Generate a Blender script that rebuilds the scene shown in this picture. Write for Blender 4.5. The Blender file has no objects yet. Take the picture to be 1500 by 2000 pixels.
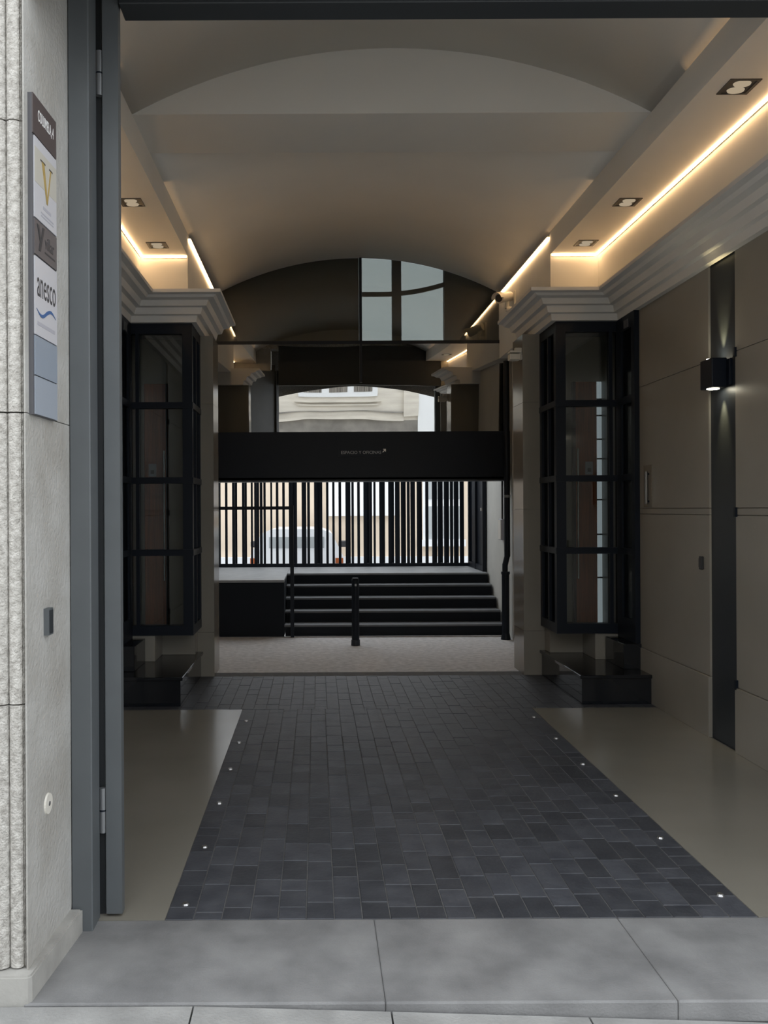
import bpy, bmesh, math, random
from mathutils import Matrix, Vector
random.seed(7)
S = bpy.context.scene
COL = S.collection
# ------------------------------------------------------------------ camera
F = 1700.0; VX, VY, EYE = 618.0, 995.0, 1.55
cam = bpy.data.cameras.new('camera'); cam_o = bpy.data.objects.new('camera', cam); COL.objects.link(cam_o)
cam.sensor_fit = 'HORIZONTAL'; cam.sensor_width = 36.0; cam.lens = F/1500*36.0
cam.shift_x = (750-VX)/1500; cam.shift_y = -(1000-VY)/1500
cam.clip_start = 0.05; cam.clip_end = 200
cam_o.matrix_world = Matrix.Translation((0, 0, EYE)) @ Matrix.Rotation(0.005, 4, 'Y') @ Matrix.Rotation(math.pi/2, 4, 'X')
S.camera = cam_o
# ------------------------------------------------------------------ daylight: even overcast sky
W = bpy.data.worlds.new('overcast'); S.world = W; W.use_nodes = True
W.node_tree.nodes['Background'].inputs[0].default_value = (0.92, 0.96, 1.0, 1)
W.node_tree.nodes['Background'].inputs[1].default_value = 1.0
S.view_settings.view_transform = 'Standard'; S.view_settings.look = 'None'
S.view_settings.gamma = 1; S.view_settings.use_curve_mapping = False
S.view_settings.exposure = 1.25

def X_(px, Y): return (px-VX)/F*Y          # photo measurement -> metres at a known depth
def Z_(py, Y): return EYE+(VY-py)/F*Y
# ------------------------------------------------------------------ materials
def mat(name, col, rough=0.6, metal=0.0, var=0.0, scale=8.0, bump=0.0, bscale=60.0, stretch=(1, 1, 1), col2=None, spec=0.5, detail=4, perobj=0.0):
    m = bpy.data.materials.new(name); m.use_nodes = True
    nt = m.node_tree; b = nt.nodes['Principled BSDF']
    b.inputs['Base Color'].default_value = (*col, 1); b.inputs['Roughness'].default_value = rough
    b.inputs['Metallic'].default_value = metal; b.inputs['Specular IOR Level'].default_value = spec
    tc = nt.nodes.new('ShaderNodeNewGeometry'); mp = nt.nodes.new('ShaderNodeMapping')
    mp.inputs['Scale'].default_value = stretch
    nt.links.new(tc.outputs['Position'], mp.inputs[0])
    if var > 0 or col2 or perobj > 0:
        n = nt.nodes.new('ShaderNodeTexNoise'); n.inputs['Scale'].default_value = scale; n.inputs['Detail'].default_value = detail
        nt.links.new(mp.outputs[0], n.inputs['Vector'])
        r = nt.nodes.new('ShaderNodeValToRGB')
        c2 = col2 or tuple(min(1, c*(1+var)) for c in col); c1 = tuple(c*(1-var) for c in col) if not col2 else col
        r.color_ramp.elements[0].position = .3; r.color_ramp.elements[1].position = .7
        r.color_ramp.elements[0].color = (*c1, 1); r.color_ramp.elements[1].color = (*c2, 1)
        nt.links.new(n.outputs[0], r.inputs[0]); out = r.outputs[0]
        if perobj > 0:
            oi = nt.nodes.new('ShaderNodeObjectInfo'); mr = nt.nodes.new('ShaderNodeMapRange')
            mr.inputs['To Min'].default_value = 1-perobj; mr.inputs['To Max'].default_value = 1+perobj
            nt.links.new(oi.outputs['Random'], mr.inputs[0])
            mx = nt.nodes.new('ShaderNodeMix'); mx.data_type = 'RGBA'; mx.blend_type = 'MULTIPLY'; mx.inputs[0].default_value = 1
            nt.links.new(out, mx.inputs[6]); nt.links.new(mr.outputs[0], mx.inputs[7]); out = mx.outputs[2]
        nt.links.new(out, b.inputs['Base Color'])
    if bump > 0:
        n2 = nt.nodes.new('ShaderNodeTexNoise'); n2.inputs['Scale'].default_value = bscale; n2.inputs['Detail'].default_value = 6
        nt.links.new(mp.outputs[0], n2.inputs['Vector'])
        bp = nt.nodes.new('ShaderNodeBump'); bp.inputs['Strength'].default_value = bump; bp.inputs['Distance'].default_value = .01
        nt.links.new(n2.outputs[0], bp.inputs['Height']); nt.links.new(bp.outputs[0], b.inputs['Normal'])
    return m
def emis(name, col, s):
    m = bpy.data.materials.new(name); m.use_nodes = True; nt = m.node_tree
    nt.nodes.remove(nt.nodes['Principled BSDF']); e = nt.nodes.new('ShaderNodeEmission')
    e.inputs[0].default_value = (*col, 1); e.inputs[1].default_value = s
    nt.links.new(e.outputs[0], nt.nodes['Material Output'].inputs[0]); return m
def glass(name, tint, refl, wavy=0.0, fresnel=False):
    m = bpy.data.materials.new(name); m.use_nodes = True; nt = m.node_tree
    nt.nodes.remove(nt.nodes['Principled BSDF'])
    t = nt.nodes.new('ShaderNodeBsdfTransparent'); t.inputs[0].default_value = (*tint, 1)
    g = nt.nodes.new('ShaderNodeBsdfGlossy'); g.inputs['Roughness'].default_value = 0.0; g.inputs[0].default_value = (1, 1, 1, 1)
    x = nt.nodes.new('ShaderNodeMixShader'); x.inputs[0].default_value = refl
    if fresnel:
        lw = nt.nodes.new('ShaderNodeFresnel'); lw.inputs[0].default_value = refl; nt.links.new(lw.outputs[0], x.inputs[0])
    if wavy:
        gp = nt.nodes.new('ShaderNodeNewGeometry'); mp = nt.nodes.new('ShaderNodeMapping'); mp.inputs['Scale'].default_value = (.9, .9, 1.6)
        n = nt.nodes.new('ShaderNodeTexNoise'); n.inputs['Scale'].default_value = 2.2; n.inputs['Detail'].default_value = 0
        bp = nt.nodes.new('ShaderNodeBump'); bp.inputs['Strength'].default_value = wavy; bp.inputs['Distance'].default_value = .01
        nt.links.new(gp.outputs['Position'], mp.inputs[0]); nt.links.new(mp.outputs[0], n.inputs['Vector'])
        nt.links.new(n.outputs[0], bp.inputs['Height']); nt.links.new(bp.outputs[0], g.inputs['Normal'])
    nt.links.new(t.outputs[0], x.inputs[1]); nt.links.new(g.outputs[0], x.inputs[2])
    nt.links.new(x.outputs[0], nt.nodes['Material Output'].inputs[0]); return m
M = dict(
    granite=mat('bush_hammered_granite', (.38, .36, .33), .85, var=.22, scale=55, bump=1.0, bscale=150, col2=(.68, .66, .62)),
    reveal=mat('pale_granite', (.36, .348, .32), .8, bump=.55, bscale=60, var=.1, scale=5, col2=(.46, .455, .435)),
    slab=mat('threshold_granite', (.155, .155, .157), .6, scale=4.5, bump=.2, bscale=120, col2=(.26, .26, .26), detail=10),
    slabtrim=mat('baseboard_granite', (.36, .352, .33), .6, var=.15, scale=9, bump=.15, bscale=90),
    sidewalk=mat('sidewalk_stone', (.31, .31, .302), .8, var=.2, scale=6, bump=.3, bscale=90),
    grout=mat('grout', (.11, .11, .11), .9, var=.15, scale=20),
    paver=mat('slate_paver', (.037, .040, .049), .52, var=.25, scale=9, bump=.25, bscale=45, col2=(.064, .068, .079), perobj=.28),
    beige=mat('polished_beige_floor', (.215, .203, .17), .2, var=.06, scale=1.7, col2=(.245, .23, .195)),
    wall=mat('honed_limestone', (.255, .235, .20), .38, var=.06, scale=2.0, col2=(.29, .268, .23), bump=.04, bscale=40),
    joint=mat('dark_joint', (.20, .18, .15), .9),
    polished=mat('polished_limestone', (.25, .228, .195), .16, var=.06, scale=2.0, col2=(.28, .257, .22)),
    plaster=mat('white_plaster', (.80, .785, .75), .8, var=.03, scale=1.2, bump=.03, bscale=30),
    cornice=mat('painted_cornice', (.70, .685, .66), .7, var=.03, scale=3),
    metal=mat('grey_painted_steel', (.100, .110, .117), .5, var=.06, scale=6),
    header=mat('dark_grey_steel', (.026, .030, .034), .55),
    hinge=mat('hinge_steel', (.25, .26, .27), .4, .6),
    black=mat('black_blue_steel', (.005, .0085, .016), .45, spec=.3),
    band=mat('dark_metal_band', (.022, .027, .034), .42, .2),
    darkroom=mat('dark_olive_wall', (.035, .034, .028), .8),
    blackgran=mat('black_polished_granite', (.010, .012, .016), .07, spec=.6),
    wood=mat('red_brown_wood', (.34, .085, .022), .35, var=.35, scale=3, stretch=(30, 30, 1.2)),
    cobble=mat('granite_setts', (.46, .455, .46), .85, bump=.7, bscale=22, scale=16, col2=(.66, .65, .65)),
    courtwall=mat('court_render', (.55, .54, .50), .85, var=.05, scale=3),
    cream=mat('cream_render', (.68, .57, .45), .9, var=.05, scale=1.5),
    whitewall=mat('white_render', (.82, .84, .86), .9),
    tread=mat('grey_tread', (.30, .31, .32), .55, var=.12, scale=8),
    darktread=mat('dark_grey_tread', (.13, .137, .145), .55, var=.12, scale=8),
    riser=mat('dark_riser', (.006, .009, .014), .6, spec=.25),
    street=mat('street_facade_stone', (.66, .62, .55), .9, var=.12, scale=2.5, stretch=(.4, 1, 2.5)),
    streetdark=mat('street_facade_dark', (.25, .235, .215), .9, var=.25, scale=2.0),
    white=mat('white_paint', (.80, .82, .84), .5),
    curtain=mat('dark_curtain', (.06, .055, .05), .9, col2=(.35, .32, .28), scale=3, stretch=(9, 1, .1)),
    signbrown=mat('sign_brown', (.085, .068, .068), .45),
    signedge=mat('sign_edge', (.10, .10, .11), .5),
    signwhite=mat('sign_white', (.56, .56, .59), .4),
    signcream=mat('sign_cream', (.53, .51, .45), .4),
    signgrey=mat('sign_grey', (.125, .115, .12), .4),
    signblue=mat('sign_pale_blue', (.29, .335, .40), .3),
    signblue2=mat('sign_pale_grey_blue', (.35, .39, .45), .3),
    gold=mat('gold_print', (.42, .30, .10), .45), ink=mat('dark_print', (.05, .05, .055), .5),
    greyink=mat('grey_print', (.42, .42, .47), .5), wave=mat('blue_print', (.05, .13, .32), .4),
    whiteink=mat('white_print', (.85, .85, .85), .5), greyplate=mat('grey_letters', (.35, .35, .36), .4, .5),
    plastic=mat('white_plastic', (.72, .69, .62), .4), darkplastic=mat('dark_plastic', (.03, .03, .032), .35),
    steel=mat('brushed_steel', (.6, .6, .6), .25, 1.0), chrome=mat('stud_steel', (.5, .5, .5), .4, 1.0),
    reflector=mat('lamp_reflector', (.62, .58, .5), .25, .7),
    glassclear=glass('clear_glass', (.80, .82, .79), .10),
    glasstint=glass('grey_glass', (.44, .455, .46), .04),
    glassbay=glass('bay_glass', (.72, .75, .75), .07),
    glassmirror=glass('coated_glass', (.45, .47, .42), .55, wavy=.05),
    led=emis('warm_led', (1.0, .63, .31), 9.5), lampface=emis('spot_lamp_face', (1.0, .93, .72), 14.0),
    downlamp=emis('downlight_lamp', (1.0, .80, .55), .17),
    lit=emis('lit_sidelight', (.85, .95, 1.0), .16),
    car=mat('white_car_paint', (.78, .80, .82), .25), cartyre=mat('tyre', (.02, .02, .02), .8), carglass=mat('car_glass', (.38, .41, .42), .1),
)
# ------------------------------------------------------------------ helpers
WL = {}
def link(name, me, m, parent=None, loc=None):
    o = bpy.data.objects.new(name, me); COL.objects.link(o)
    if m is not None and me is not None and len(me.materials) == 0: me.materials.append(m)
    L = Vector(loc) if loc is not None else Vector((0, 0, 0))
    o.location = L; WL[o] = L
    if parent is not None:
        o.parent = parent; o.matrix_parent_inverse = Matrix.Translation(-WL[parent])
    return o
def from_bm(name, bm, m, parent=None, smooth=False):
    vs = [v.co for v in bm.verts]
    lo = Vector((min(v[i] for v in vs) for i in range(3))); hi = Vector((max(v[i] for v in vs) for i in range(3)))
    c = (lo+hi)/2
    if parent is None: c.z = lo.z
    for v in bm.verts: v.co -= c
    bmesh.ops.recalc_face_normals(bm, faces=bm.faces[:])
    me = bpy.data.meshes.new(name)
    bm.to_mesh(me); bm.free()
    if smooth:
        for p in me.polygons: p.use_smooth = True
    return link(name, me, m, parent, c)
def bx(bm, x0, x1, y0, y1, z0, z1, bev=0.0, seg=1):
    b2 = bmesh.new() if bev else bm
    P = [(x0, y0, z0), (x1, y0, z0), (x1, y1, z0), (x0, y1, z0), (x0, y0, z1), (x1, y0, z1), (x1, y1, z1), (x0, y1, z1)]
    v = [b2.verts.new(p) for p in P]
    for f in ((0, 3, 2, 1), (4, 5, 6, 7), (0, 1, 5, 4), (1, 2, 6, 5), (2, 3, 7, 6), (3, 0, 4, 7)): b2.faces.new([v[i] for i in f])
    if bev:
        bmesh.ops.bevel(b2, geom=b2.edges[:], offset=bev, segments=seg, affect='EDGES', profile=.5)
        t = bpy.data.meshes.new('t'); b2.to_mesh(t); b2.free(); bm.from_mesh(t); bpy.data.meshes.remove(t)
def srt(a, b): return (a, b) if a < b else (b, a)
def box(name, x0, x1, y0, y1, z0, z1, m, parent=None, bev=0.0, seg=1):
    x0, x1 = srt(x0, x1); y0, y1 = srt(y0, y1); z0, z1 = srt(z0, z1)
    bm = bmesh.new(); bx(bm, x0, x1, y0, y1, z0, z1, bev, seg)
    return from_bm(name, bm, m, parent)
def prism(bm, poly, axis, a, b):
    """extrude a 2D polygon along axis ('x': poly=(y,z); 'y': (x,z); 'z': (x,y))"""
    def P(p, t): return (t, p[0], p[1]) if axis == 'x' else ((p[0], t, p[1]) if axis == 'y' else (p[0], p[1], t))
    A = [bm.verts.new(P(p, a)) for p in poly]; B = [bm.verts.new(P(p, b)) for p in poly]
    bm.faces.new(A); bm.faces.new(B[::-1]); n = len(poly)
    for i in range(n): bm.faces.new((A[i], B[i], B[(i+1) % n], A[(i+1) % n]))
def prismo(name, poly, axis, a, b, m, parent=None, smooth=False):
    bm = bmesh.new(); prism(bm, poly, axis, a, b); return from_bm(name, bm, m, parent, smooth)
def tube(bm, p0, p1, r0, r1=None, n=16, cap=True):
    r1 = r0 if r1 is None else r1
    p0 = Vector(p0); p1 = Vector(p1); d = (p1-p0).normalized()
    a = d.orthogonal().normalized(); b = d.cross(a)
    A = []; B = []
    for i in range(n):
        t = 2*math.pi*i/n; o = a*math.cos(t)+b*math.sin(t)
        A.append(bm.verts.new(p0+o*r0)); B.append(bm.verts.new(p1+o*r1))
    for i in range(n): bm.faces.new((A[i], A[(i+1) % n], B[(i+1) % n], B[i]))
    if cap: bm.faces.new(A[::-1]); bm.faces.new(B)
def tubeo(name, p0, p1, r0, m, parent=None, r1=None, n=16):
    bm = bmesh.new(); tube(bm, p0, p1, r0, r1, n); return from_bm(name, bm, m, parent)
def empty(name, loc, label=None, cat=None, group=None, kind=None):
    o = bpy.data.objects.new(name, None); COL.objects.link(o); o.location = loc; WL[o] = Vector(loc); o.empty_display_size = .1
    return tag(o, label, cat, group, kind)
def tag(o, label=None, cat=None, group=None, kind=None):
    if label: o['label'] = label
    if cat: o['category'] = cat
    if group: o['group'] = group
    if kind: o['kind'] = kind
    return o
def struct(o): o['kind'] = 'structure'; return o
def place_mesh(name, me, mw, m, parent):
    """mesh in a local frame mw -> world-aligned object"""
    bm = bmesh.new(); bm.from_mesh(me); bm.transform(mw); bpy.data.meshes.remove(me)
    return from_bm(name, bm, m, parent)
def text(name, s, w, h, mw, m, parent, depth=.0008):
    cu = bpy.data.curves.new('t', 'FONT'); cu.body = s; cu.size = 1; cu.align_x = 'LEFT'; cu.extrude = .001; cu.resolution_u = 3
    o = bpy.data.objects.new('t', cu); COL.objects.link(o)
    dg = bpy.context.evaluated_depsgraph_get()
    me = bpy.data.meshes.new_from_object(o.evaluated_get(dg)); bpy.data.objects.remove(o); bpy.data.curves.remove(cu)
    xs = [v.co.x for v in me.vertices]; ys = [v.co.y for v in me.vertices]; zs = [v.co.z for v in me.vertices]
    x0, x1, y0, y1 = min(xs), max(xs), min(ys), max(ys)
    for v in me.vertices:
        v.co.x = (v.co.x-x0)/(x1-x0)*w; v.co.y = (v.co.y-y0)/(y1-y0)*h; v.co.z = depth if v.co.z > 0 else 0
    me.materials.clear()
    return place_mesh(name, me, mw, m, parent)

XC = .505                                   # centre line of the passage
def mir(side): return (lambda x: x) if side > 0 else (lambda x: 2*XC-x)
XW = 2.65; XWL = 2*XC-XW                    # side walls
XB = 2.204; XBL = 2*XC-XB                   # vault springing
ZS, ZV, ZC, ZT = 3.93, 4.14, 4.566, 4.95    # soffit, springing, crown, top of slab
YD, YB0, YB1, YN, YG = 3.294, 5.696, 6.317, 8.16, 10.46   # threshold, beam, niche end, glazed end
ZCB, ZCT = 3.17, 3.40                       # cornice
# ------------------------------------------------------------------ floor
floor = struct(box('floor', -1.95, 2.95, YD-.02, 8.3, -.2, -.003, M['grout']))
PX0, PX1 = -.582, 1.666
box('beige_floor_strip', XWL, PX0, YD, 6.757, -.012, 0, M['beige'], floor)
box('beige_floor_strip', PX1, XW, YD, 6.757, -.012, 0, M['beige'], floor)
pm = {}
def paver_mesh(w, l):
    k = (round(w, 4), round(l, 3))
    if k not in pm:
        bm = bmesh.new(); bx(bm, -w/2, w/2, -l/2, l/2, -.006, .006, .002); me = bpy.data.meshes.new('paver'); bm.to_mesh(me); bm.free()
        me.materials.append(M['paver']); pm[k] = me
    return pm[k]
rest = bmesh.new(); NC = 21; cw = (PX1-PX0)/NC; allp = []
def add_column(x0, cw, ya, yb):
    y = ya; first = True
    while y < yb-.004:
        l = random.choice((.2, .2, .2, .2, .25, .15, .1))
        if first: l = random.choice((.06, .1, .14, .18, .2)); first = False
        l = min(l, yb-y)
        if yb-(y+l) < .035: l = yb-y
        allp.append((x0+cw/2, y+l/2, cw-.004, l-.004)); y += l
for c in range(NC): add_column(PX0+c*cw, cw, YD, 6.757)
for c in range(45): add_column(XWL+c*(XW-XWL)/45, (XW-XWL)/45, 6.757, 8.1)
allp.sort(key=lambda p: p[1])
for i, (x, y, w, l) in enumerate(allp):
    dz = random.uniform(-.0015, .0008)
    if i < 300:
        link('paver', paver_mesh(w, l), None, floor, (x, y, -.006+dz))
    else:
        bx(rest, x-w/2, x+w/2, y-l/2, y+l/2, -.012, dz)
o = from_bm('far_pavers', rest, M['paver'], floor); o['kind'] = 'stuff'
# studs along the edge of the pavers
for X, ys, side in ((1.606, [6.46, 5.86, 5.27, 4.69, 4.085, 3.48], 'right'), (-.522, [6.38, 5.79, 5.2, 4.6, 4.0, 3.42], 'left')):
    order = ['farthest', 'second farthest', 'third farthest', 'third nearest', 'second nearest', 'nearest']
    for y, w in zip(ys, order):
        bm = bmesh.new(); tube(bm, (X, y, -.002), (X, y, .007), .017, .012, 12)
        tag(from_bm('floor_stud', bm, M['chrome']), f'small steel floor stud, {w} along the {side} edge of the dark pavers', 'floor stud', 'studs along the paver edges')
# threshold and sidewalk
thr = struct(box('trim_1', -.93, 2.6, 2.74, YD, -.2, -.004, M['grout']))
for a, b in ((-.93, .2095), (.2105, 1.1295), (1.1305, 2.6)): box('threshold_slab', a, b, 2.735, YD-.002, -.07, 0, M['slab'], thr, .006, 2)
def zw(x): return -.004-.034*max(0, x+.35)
side = struct(box('sidewalk', -9, 9, -9, 2.74, -.75, -.5, M['grout']))
ys = [2.725, 2.12, 1.5, .9, .3, -.3, -.9]
for j in range(len(ys)-1):
    xo = -4.9+(j % 2)*.3 + .17
    for i in range(14):
        x0 = xo+i*.62; x1 = x0+.614; ya, yb = ys[j+1]+.006, ys[j]
        bm = bmesh.new()
        v = [bm.verts.new(p) for p in ((x0, ya, -.5), (x1, ya, -.5), (x1, yb, -.5), (x0, yb, -.5), (x0, ya, zw(x0)), (x1, ya, zw(x1)), (x1, yb, zw(x1)), (x0, yb, zw(x0)))]
        for f in ((0, 3, 2, 1), (4, 5, 6, 7), (0, 1, 5, 4), (1, 2, 6, 5), (2, 3, 7, 6), (3, 0, 4, 7)): bm.faces.new([v[k] for k in f])
        from_bm('sidewalk_slab', bm, M['sidewalk'], side)
box('road', -9, 9, -9, -.9, -.5, -.2, M['street'], side)
# ------------------------------------------------------------------ side walls of the passage
wr = struct(box('wall_right', 2.672, 3.0, YD, 8.1, -.2, ZS, M['joint']))
wl = struct(box('wall_left', 2*XC-3.0, 2*XC-2.672, YD, 8.1, -.2, ZS, M['joint']))
rows = ((0, .4095), (.4125, 1.4985), (1.5015, 1.544), (1.547, 2.5345), (2.5375, 3.30))
for sd, par in ((1, wr), (-1, wl)):
    f = mir(sd)
    for ya, yb in ((YD, 5.50), (5.87, 7.13)):
        for k, (za, zb) in enumerate(rows):
            box('stone_panel', f(2.672), f(XW if k else XW-.012), ya, yb, za, zb, M['wall'], par, .002)
    box('stone_panel', f(2.672), f(XW), 7.14, 8.1, 0, ZCB, M['wall'], par)
    box('upper_plaster', f(2.672), f(XW), YD, YN, 3.30, ZS, M['plaster'], par)
    box('metal_band', f(2.672), f(2.664), 5.50, 5.87, 0, 3.30, M['band'], par)
    for z in (.43, 1.52, 2.53):
        box('clip', f(2.66), f(2.635), 5.478, 5.50, z-.03, z+.03, M['black'], par)
# ------------------------------------------------------------------ ceiling
ceil = struct(empty('ceiling', (XC, 6.5, ZV)))
half = (XB-XBL)/2; rise = ZC-ZV; R = (half*half+rise*rise)/(2*rise); cz = ZC-R
def arcz(x): return cz+math.sqrt(R*R-(x-XC)**2)
xs = [XBL+(XB-XBL)*i/48 for i in range(49)]
for a, b in ((3.40, YB0), (YB1, YG)):
    bm = bmesh.new()
    lo = [[bm.verts.new((x, y, arcz(x))) for x in xs] for y in (a, b)]
    up = [[bm.verts.new((x, y, ZT)) for x in xs] for y in (a, b)]
    for i in range(48):
        bm.faces.new((lo[0][i], lo[0][i+1], lo[1][i+1], lo[1][i])); bm.faces.new((up[0][i], up[1][i], up[1][i+1], up[0][i+1]))
        bm.faces.new((lo[0][i], up[0][i], up[0][i+1], lo[0][i+1])); bm.faces.new((lo[1][i], lo[1][i+1], up[1][i+1], up[1][i]))
    bm.faces.new((lo[0][0], lo[1][0], up[1][0], up[0][0])); bm.faces.new((lo[0][-1], up[0][-1], up[1][-1], lo[1][-1]))
    v = from_bm('vault', bm, M['plaster'], ceil)
    for p in v.data.polygons:
        p.use_smooth = abs(p.normal.y) < .1 and abs(p.normal.x) < .9 and p.normal.z < 0
box('cross_beam', XBL, XB, YB0, YB1, ZV, ZT, M['plaster'], ceil)
for sd in (1, -1):
    f = mir(sd)
    box('soffit', f(XB), f(3.0), 3.40, YN, ZS, ZT, M['plaster'], ceil)
    box('pier_fascia', f(XB), f(3.0), YN, YG, ZCT-.05, ZT, M['plaster'], ceil)
    box('niche_end', f(XB), f(3.0), YN-.005, YN, ZCT-.05, ZS, M['plaster'], ceil)
# ------------------------------------------------------------------ cornice (stepped profile swept round the wall and the bay)
prof = [(0, ZCB), (.045, ZCB), (.055, 3.225), (.09, 3.23), (.105, 3.285), (.145, 3.29), (.165, 3.335), (.215, 3.345), (.235, 3.365), (.28, 3.372), (.28, ZCT), (0, ZCT)]
XS, YF, YBK = 2.083, 7.55, 8.1
for sd, nm in ((1, 'trim_2'), (-1, 'trim_3')):
    f = mir(sd); bm = bmesh.new(); rings = []
    for d, z in prof:
        pts = [(XW-d, YD), (XW-d, YF-d), (XS-d, YF-d), (XS-d, 8.62)]
        rings.append([bm.verts.new((f(x), y, z)) for x, y in pts])
    n = len(prof)
    for i in range(n):
        for j in range(3): bm.faces.new((rings[i][j], rings[i][j+1], rings[(i+1) % n][j+1], rings[(i+1) % n][j]))
    bm.faces.new([r[0] for r in rings]); bm.faces.new([r[3] for r in rings][::-1])
    c = struct(from_bm(nm, bm, M['cornice']))
    box('cornice_cap', f(XS), f(XW), YF, 8.62, ZCB, ZCT-.001, M['cornice'], c)
# ------------------------------------------------------------------ piers
XP, XPL = 1.925, -.955
for nm, x0, x1 in (('wall_pier_right', XP, 2.672), ('wall_pier_left', XPL, 2*XC-2.672)):
    p = struct(empty(nm, ((x0+x1)/2, 8.3, 0)))
    s = 1 if x1 > x0 else -1
    box('pier_core', x0+s*.012, x1, YBK+.012, 8.5, -.02, ZCB, M['joint'], p)
    for za, zb in ((0, .4095), (.4125, 1.5415), (1.5445, 2.5345), (2.5375, ZCB)):
        box('stone_panel', x0, x1, YBK, YBK+.012, za, zb, M['polished'], p)
        box('stone_panel', x0, x0+s*.012, YBK+.012, 8.5, za, zb, M['polished'], p)
# ------------------------------------------------------------------ glazed bays and black granite steps
def bay(sd):
    f = mir(sd); nm = 'right' if sd > 0 else 'left'
    ZB = .462
    st = tag(empty('granite_step', (f(2.36), 7.4, 0)), f'polished black granite step under the {nm} glass bay', 'step')
    box('step_block', f(2.09), f(XW-.012), 6.87, YBK, 0, .205, M['blackgran'], st, .003)
    box('step_top', f(2.07), f(XW-.012), 6.85, YBK, .205, .2335, M['blackgran'], st, .004)
    b = tag(empty('glass_bay', (f(2.36), 7.8, .2335)), f'tall black framed glass bay on the {nm} beneath the stepped cornice', 'bay window')
    box('stone_base', f(2.12), f(XW), 7.93, YBK, .2335, ZB, M['polished'], b, .003)
    box('stone_base', f(2.42), f(XW), 7.57, 7.93, .2335, ZB, M['wall'], b, .003)
    box('pedestal', f(2.50), f(XW-.002), 7.10, 7.545, .2335, .44, M['blackgran'], b, .004)
    m = M['black']
    box('bottom_rail', f(XS), f(XW), YF, YF+.06, ZB, ZB+.085, m, b)
    box('bottom_rail', f(XS), f(XS+.06), YF+.06, YBK, ZB, ZB+.085, m, b)
    box('bay_floor', f(XS+.06), f(XW), YF+.06, YBK, ZB, ZB+.03, m, b)
    box('head_rail', f(XS), f(XW), YF, YF+.06, 3.08, ZCB, m, b)
    box('head_rail', f(XS), f(XS+.06), YF+.06, YBK, 3.08, ZCB, m, b)
    box('bay_ceiling', f(XS+.06), f(XW), YF+.06, YBK, 3.14, ZCB, m, b)
    xp = [(XS, XS+.085), (2.545, 2.575), (2.615, XW)]
    for a, c in xp: box('post', f(a), f(c), YF, YF+.06, ZB+.085, 3.08, m, b)
    yp = [(YF+.06, YF+.07), (7.80, 7.835), (8.04, YBK)]
    for a, c in yp: box('post', f(XS), f(XS+.06), a, c, ZB+.085, 3.08, m, b)
    zl = [1.181, 1.808, 2.46]; lev = [ZB+.085]+[z for t in zl for z in (t-.027, t+.027)]+[3.08]
    for t in zl:
        box('transom', f(XS-.006), f(XW), YF-.006, YF+.06, t-.027, t+.027, m, b)
        box('transom', f(XS-.006), f(XS+.06), YF+.06, YBK, t-.027, t+.027, m, b)
    for k in range(4):
        za, zb = lev[2*k], lev[2*k+1]
        for a, c in ((xp[0][1], xp[1][0]), (xp[1][1], xp[2][0])): box('pane', f(a), f(c), YF+.025, YF+.033, za, zb, M['glassbay'], b)
        for a, c in ((yp[0][1], yp[1][0]), (yp[1][1], yp[2][0])): box('pane', f(XS+.025), f(XS+.033), a, c, za, zb, M['glassbay'], b)
    # doorway jamb against the wall
    for a, c in ((7.13, 7.205), (7.44, YF)): box('jamb', f(XW-.04), f(XW), a, c, .44, ZCB, m, b)
    for za, zb in ((.44, .62), (1.16, 1.21), (1.78, 1.835), (2.43, 2.49), (3.05, ZCB)): box('jamb_rail', f(XW-.04), f(XW), 7.205, 7.44, za, zb, m, b)
    for za, zb in ((.62, 1.16), (1.21, 1.78), (1.835, 2.43), (2.49, 3.05)): box('pane', f(XW-.025), f(XW-.017), 7.205, 7.44, za, zb, M['glassbay'], b)
    box('jamb_backing', f(XW-.01), f(XW), 7.205, 7.44, .44, ZCB, m, b)
    box('hinge_plate', f(XW-.046), f(XW-.04), 7.26, 7.36, 3.06, 3.13, M['signedge'], b)
    # wooden door standing inside the bay
    d = tag(empty('wooden_door', (f(2.5), 8.07, ZB+.03)), f'red-brown wooden door seen through the {nm} glass bay', 'door')
    box('door_leaf', f(2.40), f(2.60), 8.06, YBK-.005, ZB+.03, 2.72, M['wood'], d, .003)
    box('door_stile', f(2.375), f(2.40), 8.045, YBK-.005, ZB+.03, 2.72, M['black'], d)
    tubeo('pull_handle', (f(2.415), 8.03, .9), (f(2.415), 8.03, 2.1), .008, M['steel'], d)
    for z in (1.0, 2.0): tubeo('handle_fixing', (f(2.415), 8.03, z), (f(2.415), 8.062, z), .006, M['steel'], d)
    if sd > 0:
        sl = box('sidelight', 2.60, 2.645, 8.062, YBK-.005, ZB+.03, 2.72, M['lit'], d)
        for z in (.9, 1.3, 1.62, 2.0, 2.18, 2.4, 2.55): box('glazing_bar', 2.598, 2.647, 8.056, 8.066, z, z+.014, m, sl)
    pl = tag(empty('notice_plate', (f(2.52), 8.055, 1.86)), f'small pale plate fixed to the wooden door in the {nm} bay', 'plate')
    box('plate_face', f(2.49), f(2.56), 8.05, 8.06, 1.86, 1.98, M['greyink'], pl, .002)
    box('plate_button', f(2.51), f(2.54), 8.044, 8.05, 1.885, 1.92, M['ink'], pl)
bay(1); bay(-1)
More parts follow.
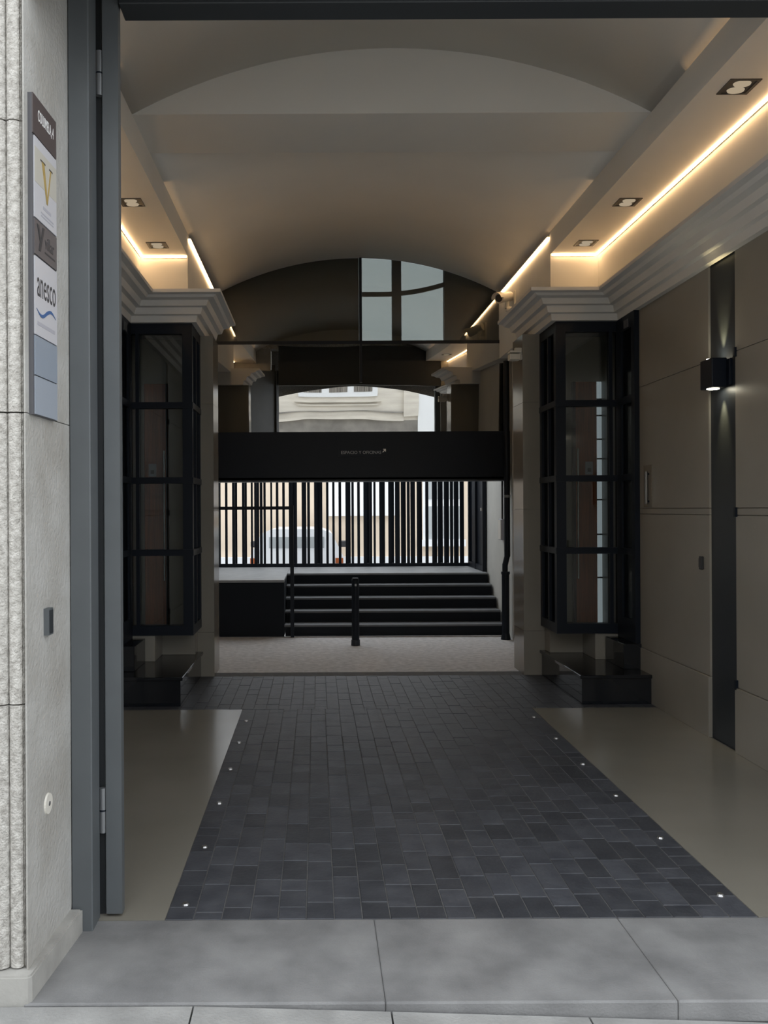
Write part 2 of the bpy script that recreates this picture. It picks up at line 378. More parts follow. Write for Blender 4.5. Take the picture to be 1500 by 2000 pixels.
# ------------------------------------------------------------------ LED strips
def led(sd):
    f = mir(sd); nm = 'right' if sd > 0 else 'left'
    s = tag(empty('led_strip', (f(XW), 6, ZS)), f'long warm led strip between the {nm} wall and the flat soffit', 'led strip')
    box('led_line', f(XW-.022), f(XW-.010), 3.45, YN-.03, ZS-.010, ZS-.002, M['led'], s)
    box('led_channel', f(XW-.010), f(XW-.001), 3.45, YN-.03, ZS-.012, ZS-.001, M['white'], s)
    s = tag(empty('led_strip', (f(2.42), YN, ZS)), f'short warm led strip across the end of the {nm} soffit', 'led strip')
    box('led_line', f(XB+.01), f(XW-.03), YN-.022, YN-.012, ZS-.014, ZS-.006, M['led'], s)
    box('led_channel', f(XB+.01), f(XW-.03), YN-.012, YN-.006, ZS-.020, ZS-.001, M['white'], s)
    s = tag(empty('led_strip', (f(XB), 9.3, ZV)), f'warm led strip along the vault edge above the {nm} pier', 'led strip')
    box('led_line', f(XB-.020), f(XB-.006), YN+.02, YG-.08, ZV-.052, ZV-.042, M['led'], s)
    box('led_channel', f(XB-.026), f(XB-.001), YN+.02, YG-.08, ZV-.042, ZV-.034, M['white'], s)
led(1); led(-1)
# ------------------------------------------------------------------ recessed twin downlights
def downlight(x, y, lab):
    d = tag(empty('downlight', (x, y, ZS)), lab, 'downlight', 'recessed twin downlights')
    h = .088; z = ZS
    for a in ((x-h, x+h, y-h, y-h+.014), (x-h, x+h, y+h-.014, y+h), (x-h, x-h+.02, y-h+.014, y+h-.014), (x+h-.02, x+h, y-h+.014, y+h-.014)):
        box('frame', *a, z-.006, z, M['darkplastic'], d)
    box('backing', x-h+.02, x+h-.02, y-h+.014, y+h-.014, z-.0025, z-.0005, M['darkplastic'], d)
    for s in (-1, 1):
        tubeo('lamp', (x, y+s*.038, z-.010), (x, y+s*.038, z-.002), .046, M['downlamp'], d, .050, 20).scale = (1, .72, 1)
downlight(2.40, 4.92, 'square black twin downlight nearest the street, above the right wall')
downlight(2.43, 6.77, 'middle square black twin downlight in the right soffit')
downlight(2.43, 7.81, 'square black twin downlight beside the right pier end strip')
downlight(-1.415, 6.72, 'square black twin downlight beside the open steel door, left soffit')
downlight(-1.415, 7.81, 'square black twin downlight beside the left pier end strip')
# ------------------------------------------------------------------ wall lamp on the dark band
wlm = tag(empty('wall_lamp', (2.6, 5.68, 2.33)), 'black up-and-down wall lamp on the dark metal band', 'wall lamp')
LX = 2.60
box('back_plate', 2.645, 2.664, 5.56, 5.80, 2.335, 2.505, M['black'], wlm, .003)
box('lamp_body', 2.545, 2.645, 5.595, 5.765, 2.325, 2.515, M['black'], wlm, .006, 2)
tubeo('lamp_face', (2.592, 5.68, 2.3215), (2.592, 5.68, 2.3255), .038, M['lampface'], wlm)
tubeo('lamp_face', (2.592, 5.68, 2.5145), (2.592, 5.68, 2.5185), .038, M['lampface'], wlm)
for s, z in ((1, 2.53), (-1, 2.31)):
    L = bpy.data.lights.new('lamp_beam', 'SPOT'); L.energy = 9; L.color = (1, .82, .42); L.spot_size = math.radians(42); L.spot_blend = .9; L.shadow_soft_size = .012
    lo = bpy.data.objects.new('lamp_beam', L); COL.objects.link(lo); lo.location = (2.615, 5.68, z)
    lo.rotation_euler = (math.pi if s > 0 else 0, math.radians(14*s), 0)
    WL[lo] = lo.location.copy(); lo.parent = wlm; lo.matrix_parent_inverse = Matrix.Translation(-WL[wlm])
# small things on the right wall
h = tag(empty('pull_handle', (2.64, 6.95, 1.55)), 'slim vertical steel handle in a dark recess beside the right bay', 'handle')
box('recess_plate', 2.644, XW, 6.86, 7.03, 1.555, 1.89, M['joint'], h)
box('grip', 2.612, 2.63, 6.91, 6.925, 1.58, 1.84, M['steel'], h, .002)
for z in (1.60, 1.82): box('grip_post', 2.63, 2.644, 6.91, 6.925, z-.008, z+.008, M['black'], h)
box('dark_slot', 2.640, 2.644, 6.94, 7.00, 1.58, 1.84, M['black'], h)
k = tag(empty('wall_socket', (2.65, 5.98, 1.16)), 'small dark rectangular box on the right wall beside the metal band', 'socket')
box('socket_body', 2.635, XW, 5.955, 6.005, 1.125, 1.215, M['darkplastic'], k, .004)
box('socket_cover', 2.632, 2.635, 5.96, 6.0, 1.14, 1.20, M['ink'], k)
# ------------------------------------------------------------------ street front, door frame and open leaf
wf = struct(empty('wall_front', (-1.0, 2.9, 0)))
def moulding(z0, z1):
    pts = [(-2.6, 2.80), (-1.12, 2.80), (-1.06, 2.80)]
    for cx, r in ((-1.022, .034), (-.966, .022)):
        for i in range(9):
            t = math.pi*(1-i/8); pts.append((cx+r*math.cos(t), 2.795-r*math.sin(t)*.8))
    pts += [(-.9405, 2.785), (-.936, 2.80), (-.936, 3.0), (-2.6, 3.0)]
    return prismo('stone_block', pts, 'z', z0, z1, M['granite'], wf)
zz = [.088, .93, 1.865, 2.80, 4.2]
for a, b in zip(zz, zz[1:]): moulding(a+.0025, b-.0025)
prismo('reveal_slab', [(-.935, 2.785), (-.926, 2.775), (-.910, 3.215), (-.910, 3.30), (-2.6, 3.30), (-2.6, 3.0), (-.935, 3.0)], 'z', .085, 1.863, M['reveal'], wf)
prismo('reveal_slab', [(-.935, 2.785), (-.926, 2.775), (-.910, 3.215), (-.910, 3.30), (-2.6, 3.30), (-2.6, 3.0), (-.935, 3.0)], 'z', 1.866, 4.2, M['reveal'], wf)
bb = struct(prismo('baseboard_left', [(-2.6, 2.735), (-.935, 2.735), (-.915, 2.738), (-.905, 2.75), (-.868, 3.203), (-.905, 3.203), (-.91, 3.30), (-2.6, 3.30)], 'z', -.01, .085, M['slabtrim']))
bmesh_bev = bmesh.new(); bmesh_bev.from_mesh(bb.data)
bmesh.ops.bevel(bmesh_bev, geom=[e for e in bmesh_bev.edges if abs(e.verts[0].co.z-e.verts[1].co.z) < 1e-4 and e.verts[0].co.z > .05], offset=.006, segments=2, affect='EDGES')
bmesh_bev.to_mesh(bb.data); bmesh_bev.free()
# right jamb and the segmental arch over the entrance, with the house above
wa = struct(empty('wall_street', (XC, 2.9, 3.4)))
box('jamb_block', 2.5, 7.5, 2.80, 3.29, -.5, 4.2, M['granite'], wa)
AX0, AX1, AZ0, AZ1 = -.92, 2.5, 3.23, 3.48
ac = (AX0+AX1)/2; ah = (AX1-AX0)/2; ar = (ah*ah+(AZ1-AZ0)**2)/(2*(AZ1-AZ0)); acz = AZ1-ar
pts = [(AX0+(AX1-AX0)*i/24, acz+math.sqrt(ar*ar-(AX0+(AX1-AX0)*i/24-ac)**2)) for i in range(25)]
prismo('arch_face', pts+[(AX1, 4.2), (AX0, 4.2)], 'y', 2.80, 2.85, M['granite'], wa)
box('house_front', -7.5, 7.5, 2.80, 3.30, 4.2, 9, M['granite'], wa)
box('house_front', -7.5, -2.6, 2.80, 3.30, -.5, 4.2, M['granite'], wa)
box('house_mass', -3, 4, 3.30, 10.40, ZT, 9, M['granite'], wa)
box('flank_front', 2.5, 3.0, 3.29, 3.45, -.2, 4.2, M['wall'], wa)
box('flank_front', -2.6, -1.64, 3.30, 3.45, -.2, 4.2, M['wall'], wa)
# steel frame
df = tag(empty('door_frame', (.8, 3.3, 0)), 'grey painted steel frame of the carriage entrance', 'door frame')
box('frame_post', -.909, -.832, 3.206, 3.32, -.005, 3.80, M['metal'], df, .004)
box('gap_blocker', -.88, -.815, 3.345, 3.365, 0, 3.90, M['header'], df)  # dark strip added behind the hinge gap to block the warm interior light
box('frame_post', 2.40, 2.5, 3.206, 3.32, 0, 3.47, M['metal'], df, .004)
box('frame_head', -.742, 2.5, 3.30, 3.42, 3.472, 4.25, M['header'], df, .003)
# open leaf folded back behind the frame
dl = tag(empty('door_leaf', (-.78, 3.33, 0)), 'open grey steel door leaf folded back beside the signboard wall', 'door')
u = Vector((-.55, .835, 0)).normalized(); n = Vector((u.y, -u.x, 0))
P0 = Vector((-.748, 3.318, 0)); 
def leafpoly(o0, o1, t0, t1):
    a = P0+u*t0-n*o0; b = P0+u*t1-n*o0; c = P0+u*t1-n*o1; d_ = P0+u*t0-n*o1
    return [(p.x, p.y) for p in (a, b, c, d_)]
prismo('leaf_stile', [(-.748, 3.318), (-.748, 3.36), (-.79, 3.42), (-.812, 3.36), (-.808, 3.318)], 'z', .012, 3.78, M['metal'], dl)
prismo('leaf_panel', leafpoly(.012, .045, .05, 1.02), 'z', .03, 3.76, M['metal'], dl)
for z in (.405, 3.22):
    hg = tubeo('hinge', (-.822, 3.328, z-.085), (-.822, 3.328, z+.085), .0135, M['hinge'], dl)
    tubeo('hinge_ring', (-.822, 3.328, z-.003), (-.822, 3.328, z+.003), .0145, M['black'], hg)
# ------------------------------------------------------------------ signboard on the reveal
U = Vector((-.910+.926, 3.215-2.775, 0)).normalized(); N = Vector((U.y, -U.x, 0))
S0 = Vector((-.926, 2.775, 0))+U*.03          # left edge of the board on the wall
ST, SB, SW, TH = 2.90, 1.862, .225, .014
sg = tag(empty('signboard', (S0.x, S0.y, SB)), 'tall narrow company signboard with stacked name panels on the granite reveal', 'sign')
def slab(name, u0, u1, z0, z1, d0, d1, m, parent=sg):
    pts = [S0+U*u0+N*d0, S0+U*u1+N*d0, S0+U*u1+N*d1, S0+U*u0+N*d1]
    return prismo(name, [(p.x, p.y) for p in pts], 'z', z0, z1, m, parent)
H = ST-SB
def fz(t): return ST-H*t
slab('board', 0, SW, SB, ST, 0, TH, M['signedge'])
def frame(u0, z, d): 
    p = S0+U*u0+N*d
    return Matrix(((U.x, 0, N.x, p.x), (U.y, 0, N.y, p.y), (0, 1, 0, z), (0, 0, 0, 1)))
e = .012; D = TH+.004
panels = [('header_panel', 0, .124, 'signbrown'), ('name_panel', .128, .382, 'signwhite'), ('name_panel', .387, .497, 'signgrey'),
          ('name_panel', .503, .748, 'signwhite'), ('blank_panel', .752, .875, 'signblue'), ('blank_panel', .879, .998, 'signblue2')]
PO = [slab(nm, (0 if i == 0 else e), SW-.002, fz(t1), fz(t0), TH, D, M[mm]) for i, (nm, t0, t1, mm) in enumerate(panels)]
for q, lb in zip(PO, ('brown header panel with white lettering', 'white panel with a gold letter V', 'grey panel with a dark logo', 'white panel with dark lettering over a blue wave', 'blank pale blue panel', 'blank pale grey-blue panel, lowest')): q['label'] = lb
text('lettering', 'COLUMELA, 4', .15, .043, frame(.045, fz(.075), D), M['whiteink'], PO[0])
slab('cream_field', .012, SW-.004, fz(.27), fz(.16), D, D+.0006, M['signcream'], PO[1])
def stroke(name, pts, z0, m, par, d=D+.0008):
    bm = bmesh.new(); prism(bm, [(a, b) for a, b in pts], 'z', 0, .0008); me = bpy.data.meshes.new('s'); bm.to_mesh(me); bm.free()
    return place_mesh(name, me, frame(0, z0, d), m, par)
zv = fz(.31)
stroke('letter_stroke', [(.075, .128), (.10, .128), (.132, .012), (.122, .0)], zv, M['gold'], PO[1])
stroke('letter_stroke', [(.158, .128), (.168, .128), (.131, .0), (.124, .006)], zv, M['gold'], PO[1])
stroke('letter_serif', [(.064, .126), (.110, .126), (.110, .131), (.064, .131)], zv, M['ink'], PO[1])
stroke('letter_serif', [(.148, .126), (.180, .126), (.180, .131), (.148, .131)], zv, M['ink'], PO[1])
for zq, a, b, hh in ((.325, .09, .165, .010), (.348, .07, .19, .005), (.358, .07, .19, .005)):
    slab('small_print', a, b, fz(zq)-hh, fz(zq), D, D+.0006, M['greyink'], PO[1])
zg = fz(.49)
stroke('logo_mark', [(.03, .095), (.048, .095), (.066, .055), (.084, .098), (.10, .098), (.062, .012), (.044, .012), (.056, .042)], zg, M['ink'], PO[2])
text('lettering', 'villar', .09, .042, frame(.105, zg+.035, D), M['ink'], PO[2])
slab('small_print', .105, .205, zg+.018, zg+.024, D, D+.0006, M['ink'], PO[2])
text('lettering', 'anesco', .178, .062, frame(.03, fz(.625), D), M['ink'], PO[3])
wv = []
for i in range(21):
    t = i/20; wv.append((.022+.185*t, .012*math.sin(-2*math.pi*t*1.0)*1.3+.006*(1-abs(2*t-1))))
wv2 = [(a, b-.012*math.sin(math.pi*i/20)-.001) for i, (a, b) in enumerate(wv)]
stroke('wave_mark', wv+wv2[::-1], fz(.665), M['wave'], PO[3])
slab('small_print', .03, .20, fz(.71)-.006, fz(.71)+.006, D, D+.0006, M['greyink'], PO[3])
# bell box and white cap on the reveal
def onrev(u0, d): return Vector((-.926, 2.775, 0))+U*u0+N*d
S0_keep = S0
S0 = Vector((-.926, 2.775, 0))
bl = tag(empty('bell_box', (-.88, 2.95, 1.2)), 'small grey bell box on the granite reveal below the signboard', 'bell')
slab('bell_body', .155, .20, 1.13, 1.22, 0, .018, M['metal'], bl); slab('bell_face', .16, .195, 1.136, 1.214, .018, .020, M['header'], bl)
cp = tag(empty('cover_disc', (-.88, 3.0, .56)), 'white round cover disc low on the granite reveal', 'cover')
c0 = onrev(.185, 0); tubeo('cap_disc', (c0.x, c0.y, .555), tuple((c0+N*.006))[:2]+(.555,), .036, M['plastic'], cp, .034, 20)
tubeo('cap_screw', tuple((c0+N*.006))[:2]+(.555,), tuple((c0+N*.008))[:2]+(.555,), .008, M['steel'], cp)
# ------------------------------------------------------------------ glazed end of the passage: beam, glass, dark room
BX0, BX1 = -1.5, 2.32
gb = tag(empty('black_beam', (XC, 10.5, 1.89)), 'deep black steel beam crossing the passage above the courtyard', 'beam')
box('beam_face', BX0, BX1, YG-.05, YG-.02, 1.905, 2.477, M['black'], gb)
box('beam_core', BX0, BX1, YG-.02, 10.72, 1.93, 2.477, M['black'], gb)
box('beam_flange', BX0, BX1, YG-.05, 10.75, 1.885, 1.93, M['band'], gb)
sp = tag(empty('name_plate', (.71, YG-.06, 2.2)), 'small dark name plate with grey lettering on the black beam', 'sign')
yb = YG-.052
box('plate', X_(662, yb), X_(757, yb), yb-.006, yb+.002, Z_(893, yb), Z_(875, yb), M['black'], sp)
mw = Matrix(((1, 0, 0, X_(667, yb)), (0, 0, -1, yb-.006), (0, 1, 0, Z_(887, yb)), (0, 0, 0, 1)))
text('lettering', 'ESPACIO Y OFICINAS', X_(745, yb)-X_(667, yb), .036, mw, M['greyplate'], sp)
mw2 = Matrix(((1, 0, 0, X_(747, yb)), (0, 0, -1, yb-.006), (0, 1, 0, Z_(884, yb)), (0, 0, 0, 1)))
bm = bmesh.new(); prism(bm, [(0, 0), (.012, 0), (.034, .022), (.034, .008), (.044, .008), (.044, .04), (.012, .04), (.012, .03), (.026, .03)], 'z', 0, .001)
me = bpy.data.meshes.new('a'); bm.to_mesh(me); bm.free(); place_mesh('arrow', me, mw2, M['whiteink'], sp)
gl = struct(empty('window_1', (XC, YG, 2.477)))
ZR = Z_(670, YG)
XM = X_(706, YG)
# lower pane, leaning a little towards the street
tl = .040; zl0, zl1 = 2.477, ZR-.02
bm = bmesh.new(); hgt = zl1-zl0
x0, x1 = BX0, BX1
v = [bm.verts.new(p) for p in ((x0, YG+.012, zl0), (x1, YG+.012, zl0), (x1, YG+.012-hgt*tl, zl1), (x0, YG+.012-hgt*tl, zl1),
     (x0, YG+.020, zl0), (x1, YG+.020, zl0), (x1, YG+.020-hgt*tl, zl1), (x0, YG+.020-hgt*tl, zl1))]
for q in ((0, 1, 2, 3), (7, 6, 5, 4), (0, 4, 5, 1), (1, 5, 6, 2), (2, 6, 7, 3), (3, 7, 4, 0)): bm.faces.new([v[i] for i in q])
from_bm('pane', bm, M['glassmirror'], gl)
def archpoly(xa, xb, zlow):
    n = 24; return [(xa+(xb-xa)*i/n, arcz(xa+(xb-xa)*i/n)-.004) for i in range(n+1)]+[(xb, zlow), (xa, zlow)]
for xa, xb in ((XBL, XM-.012), (XM+.012, XB)): prismo('pane', archpoly(xa, xb, ZR+.02), 'y', YG-.004, YG+.004, M['glassclear'], gl)
box('transom', BX0, BX1, YG-.03, YG+.03, ZR-.02, ZR+.02, M['black'], gl)
box('mullion', XM-.016, XM+.016, YG-.03, YG+.03, ZR+.02, arcz(XM), M['black'], gl)
box('hanger', XM-.014, XM+.014, YG-.045, YG-.022, Z_(748, YG), ZR-.02, M['black'], gl)
# thin dark gallery behind the upper glass, with a window to the white house
gw = struct(empty('wall_gallery', (XC, 11.1, 2.48)))
YK = 11.05
wx0, wx1, wz0, wz1 = X_(700, YK), X_(870, YK), Z_(668, YK), 4.95
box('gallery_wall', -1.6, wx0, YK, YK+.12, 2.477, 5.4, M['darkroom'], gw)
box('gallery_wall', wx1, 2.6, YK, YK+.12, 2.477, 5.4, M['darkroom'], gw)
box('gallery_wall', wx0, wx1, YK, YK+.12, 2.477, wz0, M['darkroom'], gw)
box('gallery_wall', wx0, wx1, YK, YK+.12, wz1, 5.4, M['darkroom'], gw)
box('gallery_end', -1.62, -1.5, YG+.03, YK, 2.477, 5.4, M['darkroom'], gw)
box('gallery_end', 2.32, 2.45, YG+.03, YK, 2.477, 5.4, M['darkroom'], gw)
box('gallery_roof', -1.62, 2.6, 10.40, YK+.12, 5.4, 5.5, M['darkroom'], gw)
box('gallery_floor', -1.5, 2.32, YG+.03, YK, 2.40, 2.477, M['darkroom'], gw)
w2 = struct(empty('window_2', ((wx0+wx1)/2, YK, wz0)))
xm = X_(777, YK)
box('mullion', xm-.06, xm+.06, YK+.02, YK+.07, wz0, wz1, M['black'], w2)
bm = bmesh.new(); pr = []
for i in range(17):
    t = i/16; x = wx0+.06+(wx1-wx0-.06)*t; z = Z_(574, YK)+.12*(max(0, t-.25)/.75)**2; pr.append((x, z))
prism(bm, [(x, z+.028) for x, z in pr]+[(x, z-.028) for x, z in pr[::-1]], 'y', YK+.025, YK+.06)
from_bm('curved_bar', bm, M['black'], w2)
box('frame_stile', wx0-.02, wx0+.02, YK+.02, YK+.07, wz0, wz1, M['black'], w2)
box('pane', wx0+.02, wx1, YK+.045, YK+.05, wz0, wz1, M['glasstint'], w2)
# ------------------------------------------------------------------ security cameras
sc = tag(empty('security_camera', (2.2, 9.6, 3.75)), 'pale bullet security camera on an arm above the right cornice', 'security camera')
bm = bmesh.new(); a = Vector((2.12, 9.62, 3.89)); d = Vector((-.72, -.62, -.25)).normalized()
tube(bm, a-d*.06, a+d*.15, .05, .058, 20); from_bm('camera_body', bm, M['plastic'], sc)
tubeo('lens', a+d*.150, a+d*.156, .042, M['darkplastic'], sc, n=20)
up = Vector((0, 0, 1)); bm = bmesh.new(); tube(bm, a+d*.12, a+d*.20, .066, .066, 20, False)
bmesh.ops.delete(bm, geom=[v for v in bm.verts if (v.co-(a+d*.16)).dot(up) < -.02], context='VERTS')
from_bm('sun_hood', bm, M['plastic'], sc)
bm = bmesh.new(); tube(bm, (2.13, 9.63, 3.86), (2.12, 9.63, 3.76), .026); tube(bm, (2.11, 9.63, 3.76), (2.204, 9.63, 3.745), .032); from_bm('arm', bm, M['plastic'], sc)
box('mount', 2.185, 2.204, 9.56, 9.70, 3.66, 3.95, M['plastic'], sc, .006)
s2 = tag(empty('sensor_box', (1.88, 8.2, 2.9)), 'pale box sensor on a bracket at the top of the right pier', 'sensor')
box('sensor_body', 1.80, 1.90, 8.06, 8.16, 2.93, 2.985, M['plastic'], s2, .006, 2)
box('sensor_shield', 1.80, 1.90, 8.055, 8.16, 2.995, 3.012, M['plastic'], s2)
box('bracket', 1.86, 1.925, 8.12, 8.16, 2.985, 3.05, M['plastic'], s2, .004)
box('bracket_arm', 1.90, 1.925, 8.11, 8.16, 2.94, 2.985, M['plastic'], s2)
# ------------------------------------------------------------------ courtyard
cf = struct(box('floor_court', -1.7, 2.5, 8.1, 10.66, -.2, -.004, M['cobble']))
YS = 10.63; RS, TR = .138, .268
stx = tag(empty('stairs', (1.0, YS, 0)), 'dark steps with pale nosings up to the barred gate', 'stairs')
SX0, SX1 = X_(556, 10.63), 2.30
for i in range(5):
    y0 = YS+i*TR; y1 = YS+(i+1)*TR if i < 4 else 13.2
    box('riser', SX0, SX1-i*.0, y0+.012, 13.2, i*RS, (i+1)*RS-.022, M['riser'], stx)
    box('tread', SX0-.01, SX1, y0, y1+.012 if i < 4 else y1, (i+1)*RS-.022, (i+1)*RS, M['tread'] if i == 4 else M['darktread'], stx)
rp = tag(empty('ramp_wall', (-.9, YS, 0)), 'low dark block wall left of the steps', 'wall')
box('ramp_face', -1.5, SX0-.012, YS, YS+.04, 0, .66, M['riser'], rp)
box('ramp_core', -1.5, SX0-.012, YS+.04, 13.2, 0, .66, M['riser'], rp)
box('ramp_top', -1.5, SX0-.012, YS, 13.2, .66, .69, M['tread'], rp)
hr = tag(empty('handrail', (-.3, 10.75, 0)), 'black handrail with one post beside the courtyard steps', 'handrail')
hx = X_(570, 10.6)
box('post', hx-.022, hx+.022, 10.56, 10.604, -.004, 1.60, M['black'], hr)
box('rail', -1.5, hx-.022, 10.565, 10.60, 1.55, 1.59, M['black'], hr)
# bollard
bo = tag(empty('bollard', (.44, 9.94, 0)), 'slim black bollard standing on the cobbles before the steps', 'bollard')
bmx = M['black']
tubeo('shaft', (.44, 9.94, -.004), (.44, 9.94, .74), .044, bmx, bo, .042, 20)
tubeo('cap', (.44, 9.94, .74), (.44, 9.94, .765), .044, bmx, bo, .034, 20)
tubeo('base_ring', (.44, 9.94, -.004), (.44, 9.94, .06), .052, M['band'], bo, .05, 20)
box('emblem', .432, .452, 9.892, 9.90, .675, .70, M['greyplate'], bo)
# side walls of the court
cr = struct(box('wall_court_right', 2.32, 2.7, 8.5, 13.3, -.2, 3.38, M['courtwall']))
cl = struct(box('wall_court_left', -1.9, -1.5, 8.5, 13.3, -.2, 3.38, M['courtwall']))
# downpipe
dp = tag(empty('downpipe', (2.25, 10.4, 0)), 'black rainwater downpipe with a bend on the right courtyard wall', 'downpipe')
bm = bmesh.new(); tube(bm, (2.262, 10.33, .98), (2.262, 10.33, 3.3), .036); from_bm('pipe', bm, M['black'], dp)
bm = bmesh.new(); tube(bm, (2.262, 10.33, .99), (2.235, 10.33, .88), .034); tube(bm, (2.235, 10.33, .89), (2.235, 10.33, .78), .033); from_bm('bend', bm, M['black'], dp)
tubeo('boot', (2.24, 10.33, -.004), (2.24, 10.33, .79), .045, M['black'], dp)
tubeo('boot_collar', (2.24, 10.33, .77), (2.24, 10.33, .80), .052, M['black'], dp)
tubeo('boot_foot', (2.24, 10.33, -.004), (2.24, 10.33, .07), .06, M['black'], dp, .046)
tubeo('collar', (2.262, 10.33, 1.68), (2.262, 10.33, 1.71), .041, M['hinge'], dp)
# meter box / cables on the court wall
mb = tag(empty('meter_box', (2.3, 10.7, 1.1)), 'small grey meter box with cable behind the downpipe', 'meter box')
box('box_body', 2.27, 2.32, 10.68, 10.86, 1.16, 1.42, M['greyink'], mb, .004)
box('box_lid', 2.262, 2.27, 10.69, 10.85, 1.17, 1.41, M['plastic'], mb)
tubeo('cable', (2.30, 10.77, 1.42), (2.30, 10.77, 2.6), .012, M['darkplastic'], mb, n=8)
# fence at the top of the steps
YFN = 13.05; ZL = .69
fe = tag(empty('barred_gate', (.5, YFN, ZL)), 'tall black barred fence across the top of the courtyard steps', 'fence')
g1 = [(60, 108), (135, 185), (240, 292), (345, 388), (410, 425), (478, 485), (515, 525), (550, 600), (620, 660), (688, 730), (757, 800), (890, 940), (990, 1000), (1030, 1075), (1165, 1205), (1232, 1272), (1298, 1340), (1370, 1415), (1470, 1480)]
g2 = [(60, 95), (123, 160), (250, 265), (288, 326), (385, 420), (480, 490), (540, 552), (603, 615), (645, 652), (700, 718), (772, 808), (840, 878), (930, 938), (990, 1003), (1055, 1066), (1098, 1106), (1155, 1168), (1212, 1285)]
gaps = [(420+a/5.556, 420+b/5.556) for a, b in g1]+[(680+a/5.357, 680+b/5.357) for a, b in g2]
bars = [(a[1], b[0]) for a, b in zip(gaps, gaps[1:])]
bars = [(gaps[0][0]-6, gaps[0][0])]+bars
FT = 2.06
for a, b in bars:
    w = b-a
    if w <= 9.5: parts = [(a, b, 0)]
    elif w <= 15: parts = [(a, a+w*.55, 0), (a+w*.5, b, 1)]
    else: parts = [(a, a+w*.4, 0), (a+w*.35, a+w*.75, 1), (a+w*.68, b, 0)]
    for p, q, layer in parts:
        y = YFN+layer*.16
        box('bar', X_(p, y), X_(q, y), y, y+.02, ZL+(.03 if not layer else 0), FT, M['black'], fe)
box('bottom_rail', -1.5, X_(945, YFN), YFN-.02, YFN+.03, ZL, ZL+.05, M['black'], fe)
box('top_rail', -1.5, X_(945, YFN), YFN-.02, YFN+.03, FT, FT+.06, M['black'], fe)
box('back_rail', -1.5, X_(945, YFN), YFN+.15, YFN+.19, FT-.05, FT, M['black'], fe)
box('end_post', X_(424, YFN)-.12, X_(430, YFN), YFN-.03, YFN+.05, ZL, FT+.1, M['black'], fe)
ga = tag(empty('gate_leaf', (2.27, 12.5, ZL)), 'black steel gate leaf opened flat against the right courtyard wall', 'gate')
gy0, gy1 = 11.85, 13.0
box('gate_panel', 2.29, 2.31, gy0+.06, gy1, ZL+.06, 2.0, M['black'], ga)
for a, b in ((gy0, gy0+.06), (12.40, 12.45), (gy1-.06, gy1)): box('gate_stile', 2.26, 2.31, a, b, ZL+.005, 2.06, M['black'], ga)
for z in (ZL+.01, 1.97): box('gate_rail', 2.265, 2.31, gy0+.06, gy1-.06, z, z+.07, M['black'], ga)
box('gate_knob', 2.24, 2.26, gy0+.015, gy0+.045, 1.52, 1.56, M['plastic'], ga)
# ground, house and car beyond the fence
struct(box('floor_beyond', -9, 9, 13.2, 18.2, -.6, -.2, M['sidewalk']))
rb = tag(empty('rear_house', (1, 18.2, -.2)), 'cream rendered house beyond the barred fence', 'house')
box('house_wall', -9, 9, 18.2, 18.6, -.2, 2.3, M['cream'], rb)
box('house_upper_wall', -9, 9, 18.2, 18.6, 2.3, 3.7, M['whitewall'], rb)
box('pale_panel', X_(640, 18.1), X_(775, 18.1), 18.1, 18.2, Z_(1008, 18.1), 2.3, M['whitewall'], rb)
box('plinth', -9, 9, 18.06, 18.2, -.2, Z_(1088, 18.06), M['white'], rb)
wy = 18.14
wd = box('window', X_(826, wy), X_(905, wy), wy, 18.2, Z_(1055, wy), Z_(930, wy), M['white'], rb)
for xa, xb in ((832, 860), (866, 900)):
    for za, zb in ((1053, 990), (976, 932)): box('pane', X_(xa, wy), X_(xb, wy), wy-.02, wy, Z_(za, wy), Z_(zb, wy), M['carglass'], wd)
box('sill', X_(822, wy), X_(908, wy), wy-.1, wy, Z_(1068, wy), Z_(1055, wy), M['white'], rb)
cy = 15.6
ca = tag(empty('parked_car', (-.3, cy+1.8, -.2)), 'white car parked behind the barred fence', 'car')
cx0, cx1 = X_(486, cy), X_(672, cy)
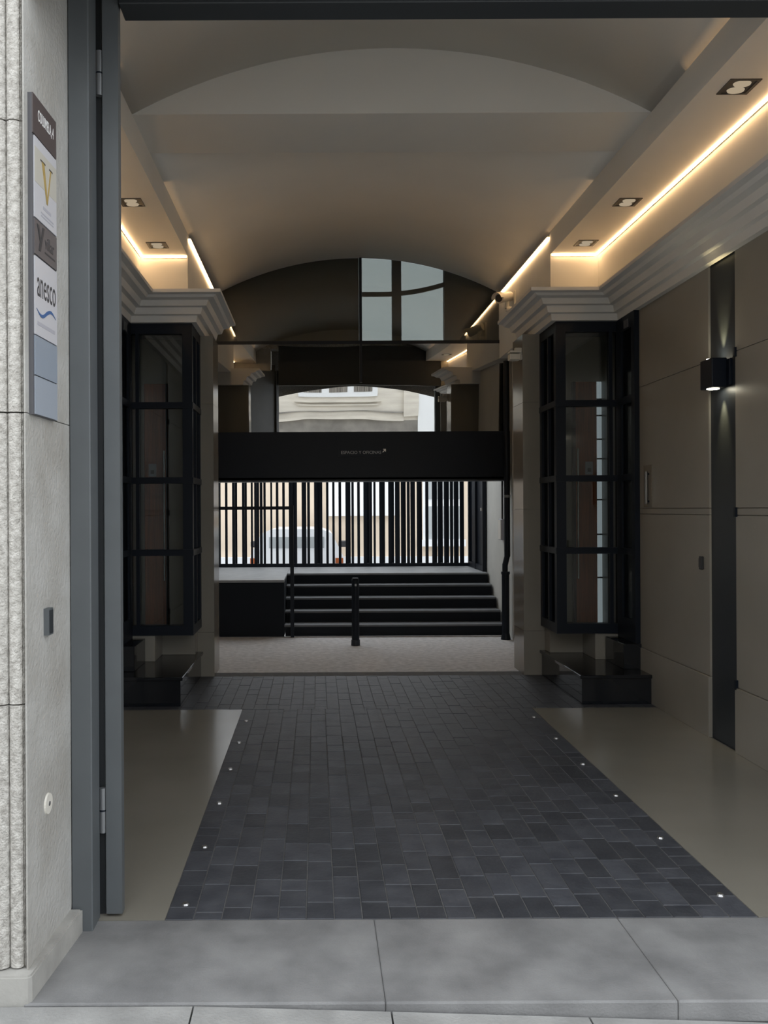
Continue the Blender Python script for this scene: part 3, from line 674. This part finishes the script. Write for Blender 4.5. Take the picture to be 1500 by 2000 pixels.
def carpoly(): # end-on section of the body, swept along its length
    return [(cx0+.05, .0), (cx1-.05, .0), (cx1, .25), (cx1-.02, .72), (cx1-.22, 1.12), (cx1-.42, 1.20), (cx0+.42, 1.20), (cx0+.22, 1.12), (cx0+.02, .72), (cx0, .25)]
prismo('car_body', carpoly(), 'y', cy, cy+2.3, M['car'], ca)
box('rear_window', cx0+.36, cx1-.36, cy-.012, cy, .86, 1.06, M['carglass'], ca)
box('bumper', cx0+.02, cx1-.02, cy-.08, cy, .0, .22, M['car'], ca, .03, 2)
box('number_plate', (cx0+cx1)/2-.26, (cx0+cx1)/2+.26, cy-.02, cy, .40, .51, M['whiteink'], ca)
for sx in (cx0+.09, cx1-.09): box('tail_lamp', sx-.07, sx+.07, cy-.014, cy, .45, .68, M['wood'], ca)
for sx in (cx0+.12, cx1-.12):
    for yy in (cy+.4, cy+1.9): tubeo('wheel', (sx-.09, yy, .08), (sx+.09, yy, .08), .28, M['cartyre'], ca)
for sx, q in ((cx1-.06, 1), (cx0+.06, -1)): box('mirror', sx, sx+q*.16, cy+1.7, cy+1.78, .80, .93, M['darkplastic'], ca, .02)
# ------------------------------------------------------------------ house across the street (seen mirrored in the coated glass)
YO = -9.0
oh = tag(empty('opposite_house', (1, YO, -.3)), 'pale stone house across the street, mirrored in the glass above the beam', 'house')
box('house_wall', -10, 12, YO-.5, YO, 3.08, 6.6, M['street'], oh)
box('shop_front', -10, 12, YO-.5, YO+.02, -.6, 3.08, M['streetdark'], oh)
box('string_course', -10, 3.0, YO, YO+.12, 3.05, 3.14, M['street'], oh)
box('string_course', -10, 3.0, YO, YO+.05, 3.30, 3.335, M['streetdark'], oh)
box('ledge', -.75, 2.25, YO, YO+.16, 3.68, 3.76, M['street'], oh); box('ledge', -.65, 2.15, YO, YO+.10, 3.55, 3.61, M['street'], oh)
box('pilaster', 3.0, 3.5, YO, YO+.10, 3.2, 6.6, M['street'], oh)
box('pale_wing', 3.5, 12, YO, YO+.06, -.6, 6.6, M['whitewall'], oh)
wo = box('window_frame', -.6, 2.1, YO, YO+.06, 3.88, 6.1, M['white'], oh)
for a in (-.42, .45, 1.30): box('curtained_pane', a, a+.62, YO+.06, YO+.07, 4.03, 5.95, M['curtain'], wo)
